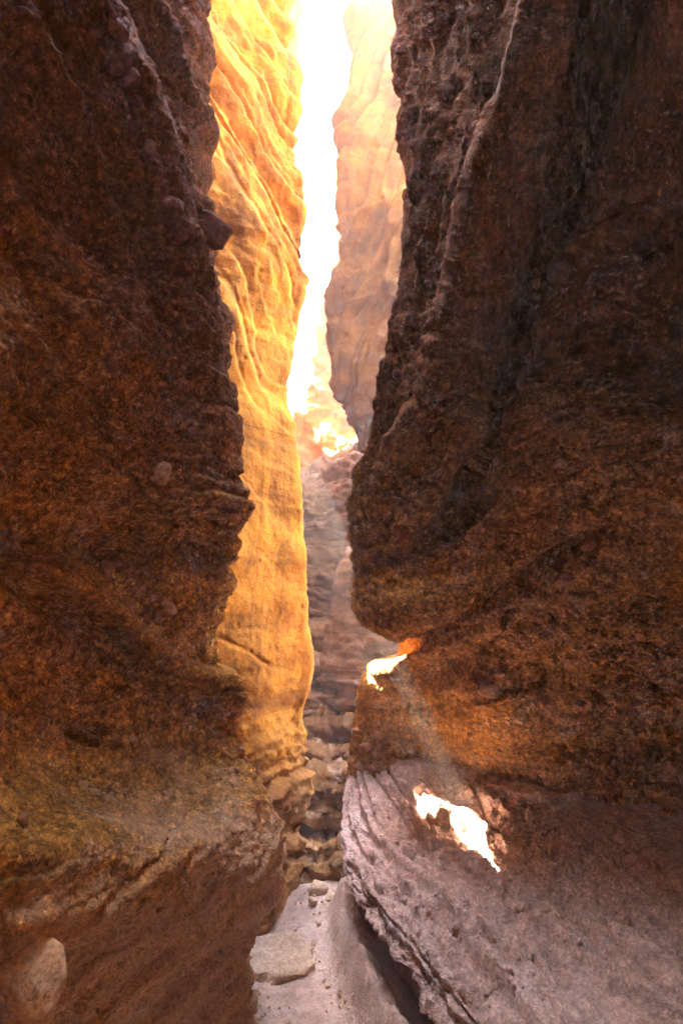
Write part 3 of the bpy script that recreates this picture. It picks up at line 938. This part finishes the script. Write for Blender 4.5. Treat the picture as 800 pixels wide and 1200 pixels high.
A_ST = [(128, 12, 11), (138, 34, 15), (140, 66, 21), (150, 92, 14), (158, 122, 10), (160, 150, 9), (172, 180, 13), (180, 200, 14), (190, 218, 12), (200, 240, 14),
        (208, 264, 19), (219, 292, 10), (224, 304, 6), (165, 437, 8), (200, 441, 7), (214, 482, 10), (189, 556, 15), (223, 506, 8), (150, 523, 7), (100, 615, 17),
        (18, 626, 8), (48, 629, 7), (66, 620, 7), (138, 664, 9), (124, 668, 14), (156, 694, 7), (166, 689, 8), (181, 701, 9), (198, 711, 13), (155, 713, 8), (146, 700, 6),
        (176, 715, 7), (186, 725, 6), (170, 672, 8), (150, 680, 6), (28, 962, 9), (54, 1042, 6), (146, 1040, 5), (283, 880, 6), (268, 835, 5), (277, 902, 5), (256, 862, 5), (250, 700, 6), (232, 690, 5)]
for x_, y_, r_ in A_ST:
    stone_at('canyon_wall_left', wall_a, x_, y_, r_, out=0.05 if y_ < 310 else -0.1)
stone_at('canyon_wall_left', wall_a, 294, 1172, 11, COBBLE[2], 0.2)
for cx, cy0, sx, sy, n_ in ((165, 685, 42, 26, 26), (205, 470, 26, 36, 18), (230, 640, 28, 60, 16), (120, 300, 70, 120, 10), (120, 900, 80, 40, 18), (270, 900, 22, 50, 16), (200, 1000, 80, 40, 18)):
    for k in range(n_):
        stone_at('canyon_wall_left', wall_a, cx + sx * rs.normal() * .7, cy0 + sy * rs.normal() * .7, 2.5 + 3.5 * rs.rand() ** 2)
R_ST = [(692, 208, 11), (655, 316, 22), (640, 335, 8), (690, 266, 8), (700, 190, 7), (688, 236, 8), (672, 280, 10), (600, 288, 10), (612, 300, 9), (618, 284, 7), (606, 303, 8), (595, 274, 6), (640, 243, 6), (632, 262, 8),
        (620, 412, 8), (612, 430, 7), (606, 448, 8), (600, 470, 7), (594, 492, 8), (586, 516, 6), (580, 540, 7), (570, 570, 7), (556, 596, 7), (540, 608, 6),
        (695, 638, 13), (662, 681, 13), (646, 660, 6), (655, 545, 9), (500, 668, 8), (560, 152, 11), (562, 160, 8), (470, 440, 10), (492, 400, 8), (624, 680, 6), (648, 500, 5),
        (572, 806, 16), (585, 790, 9), (605, 918, 9), (628, 915, 8), (440, 860, 8), (428, 875, 9), (450, 880, 7), (436, 900, 8), (420, 898, 7), (462, 895, 6)]
for x_, y_, r_ in R_ST:
    stone_at('canyon_wall_right', wall_r, x_, y_, r_)
for cx, cy0, sx, sy, n_ in ((600, 290, 40, 50, 14), (590, 520, 14, 60, 18), (540, 700, 60, 30, 14), (590, 860, 40, 36, 26), (440, 885, 20, 30, 20), (690, 600, 70, 70, 14), (720, 880, 60, 40, 10)):
    for k in range(n_):
        stone_at('canyon_wall_right', wall_r, cx + sx * rs.normal() * .7, cy0 + sy * rs.normal() * .7, 2.5 + 3.5 * rs.rand() ** 2)
for x_, y_, r_ in [(622, 960, 9), (640, 975, 7), (770, 1018, 9), (705, 998, 14), (715, 1015, 10), (735, 1080, 8), (610, 1062, 8), (535, 1085, 7), (620, 1120, 6), (480, 1002, 9), (505, 995, 6), (545, 1060, 6), (660, 950, 8), (680, 965, 6)]:
    stone_at('rock_shelf', shelf, x_, y_, r_, SHELF_ST[rs.randint(6)], 0.1)
for k in range(90):
    t = rs.rand(); w_ = rs.rand() ** 1.3
    x0, y0 = 410 + 160 * t, 960 + 240 * t
    stone_at('rock_shelf', shelf, x0 + w_ * (130 + 100 * t) + rs.normal() * 6, y0 - w_ * (30 + 150 * t) + rs.normal() * 5, 2 + 3 * rs.rand() ** 2, SHELF_ST[rs.randint(6)], 0.2)
for k in range(14):
    stone_at('rock_steps', wall_e, 365 + 40 * rs.rand(), 760 + 230 * rs.rand(), 2 + 3 * rs.rand() ** 2, STEP_ST[rs.randint(5)], 0.2)


def loose(name, mesh, loc, sc, rot, label, cat, group=None):
    o = bpy.data.objects.new(name, mesh); COL.objects.link(o)
    o.location = loc; o.scale = sc; o.rotation_euler = rot
    return tag(o, label, cat, group)


p, n, d = surf_point('canyon_wall_left', 30, 1118)
loose('boulder', stone_mesh('boulder', 312, 4, M['boulder'], 1.25, 0.04), p + n * 0.05, (0.098, 0.085, 0.085), (0.2, 0.6, 0.2), 'large smooth tan boulder lodged in the foot of the dark left wall', 'boulder')


def on_floor(px, py, lift):
    X = (px - 400) / FPX; Y = -(py - 600) / FPX
    dz = SP + CP * Y
    d = (0.0 + lift - CAM_H) / dz
    return W(px, py, d)


loose('floor_stone', COBBLE[1], on_floor(374, 1040, 0.03), (0.075, 0.06, 0.05), (0.1, 0.1, 0.4), 'largest pale rounded stone on the sand below the rock steps', 'stone')
loose('floor_stone', COBBLE[2], on_floor(388, 1052, 0.02), (0.045, 0.04, 0.03), (0.2, 0.0, 1.4), 'small pale stone beside the largest one on the sand', 'stone')
loose('floor_stone', COBBLE[0], on_floor(366, 1056, 0.02), (0.040, 0.035, 0.03), (0.0, 0.3, 2.4), 'small pale stone tucked against the foot of the orange buttress', 'stone')

FLOOR_ST = [stone_mesh('stone', 540 + i, 2, M['pale_stone']) for i in range(5)]
for k in range(90):
    t = rs.rand()
    edge = rs.rand() < 0.7
    py_ = 1040 + 165 * t
    xl, xr = np.interp(py_, [1040, 1100, 1205], [362, 300, 298]), np.interp(py_, [1040, 1120, 1205], [392, 370, 425])
    px_ = (xl + 4 + abs(rs.normal()) * 7) if edge and rs.rand() < .5 else (xr - abs(rs.normal()) * 9 if edge else xl + (xr - xl) * rs.rand())
    q = on_floor(px_, py_, 0.0)
    j_ = int(np.argmin((Pf[:, 0] - q[0]) ** 2 + (Pf[:, 1] - q[1]) ** 2))
    r = 0.005 + 0.012 * rs.rand() ** 3
    o = bpy.data.objects.new('stone', FLOOR_ST[k % 5]); COL.objects.link(o)
    o.location = (q[0], q[1], zf[j_] + r * 0.2); o.scale = r * (0.8 + 0.5 * rs.rand(3)); o.rotation_euler = rs.rand(3) * 6.28
    o.parent = floor


def slab_mesh(name, sx, sy, sz, mat, seed):
    """a broken flat slab: a rounded block, its edge chipped, its top slightly worn"""
    bm = bmesh.new()
    bmesh.ops.create_cube(bm, size=2.0)
    bmesh.ops.subdivide_edges(bm, edges=bm.edges[:], cuts=15, use_grid_fill=True)
    V = np.array([v.co[:] for v in bm.verts])
    r = np.power((np.abs(V) ** 6).sum(1), 1 / 6.0)
    V = V / r[:, None]
    S = V * np.array([sx, sy, sz])
    edge = 1 + 0.16 * pnoise(np.stack([V[:, 0] * 1.1, V[:, 1] * 1.1, np.full(len(V), seed)], 1)) + 0.06 * pnoise(np.stack([V[:, 0] * 3.5, V[:, 1] * 3.5, V[:, 2]], 1))
    S[:, :2] *= edge[:, None]
    S = S + 0.008 * np.stack([fbm(S * 18 + seed + k * 9, 3) for k in range(3)], 1)
    for v, p in zip(bm.verts, S): v.co = p
    me = bpy.data.meshes.new(name); bm.to_mesh(me); bm.free()
    me.polygons.foreach_set('use_smooth', np.ones(len(me.polygons), bool))
    me.materials.append(mat)
    return me


stone_at('canyon_wall_left', wall_a, 246, 272, 17, slab_mesh('stone', 1.0, 0.8, 0.75, M['stone'], 9), 0.2, (0.4, 0.3, 0.7))
loose('floor_slab', slab_mesh('floor_slab', 0.16, 0.12, 0.05, M['pale_stone'], 5), on_floor(312, 1124, 0.012), (1.25, 1.1, 0.55), (0.02, 0.02, 0.25), 'flat pale rock slab lying on the sand between the left walls', 'rock slab')

# ------------------------------------------------------------------ air
def haze_box(density):
    v = [(x, y, z) for x in (-27, 27) for y in (-27, 30) for z in (-1.6, 12.7)]
    f = [(0, 1, 3, 2), (4, 6, 7, 5), (0, 4, 5, 1), (2, 3, 7, 6), (0, 2, 6, 4), (1, 5, 7, 3)]
    me = bpy.data.meshes.new('haze'); me.from_pydata(v, [], f)
    o = bpy.data.objects.new('haze', me); COL.objects.link(o)
    m = bpy.data.materials.new('dusty_air'); m.use_nodes = True
    nt = m.node_tree
    for n in list(nt.nodes):
        if n.type == 'BSDF_PRINCIPLED': nt.nodes.remove(n)
    pv = nt.nodes.new('ShaderNodeVolumePrincipled')
    pv.inputs['Color'].default_value = (0.95, 0.9, 0.82, 1)
    pv.inputs['Density'].default_value = density
    pv.inputs['Anisotropy'].default_value = -0.25
    nt.links.new(pv.outputs[0], [n for n in nt.nodes if n.type == 'OUTPUT_MATERIAL'][0].inputs['Volume'])
    me.materials.append(m)
    tag(o, 'dusty air in the canyon with a slanting sunbeam', 'haze', kind='stuff')


haze_box(0.015)
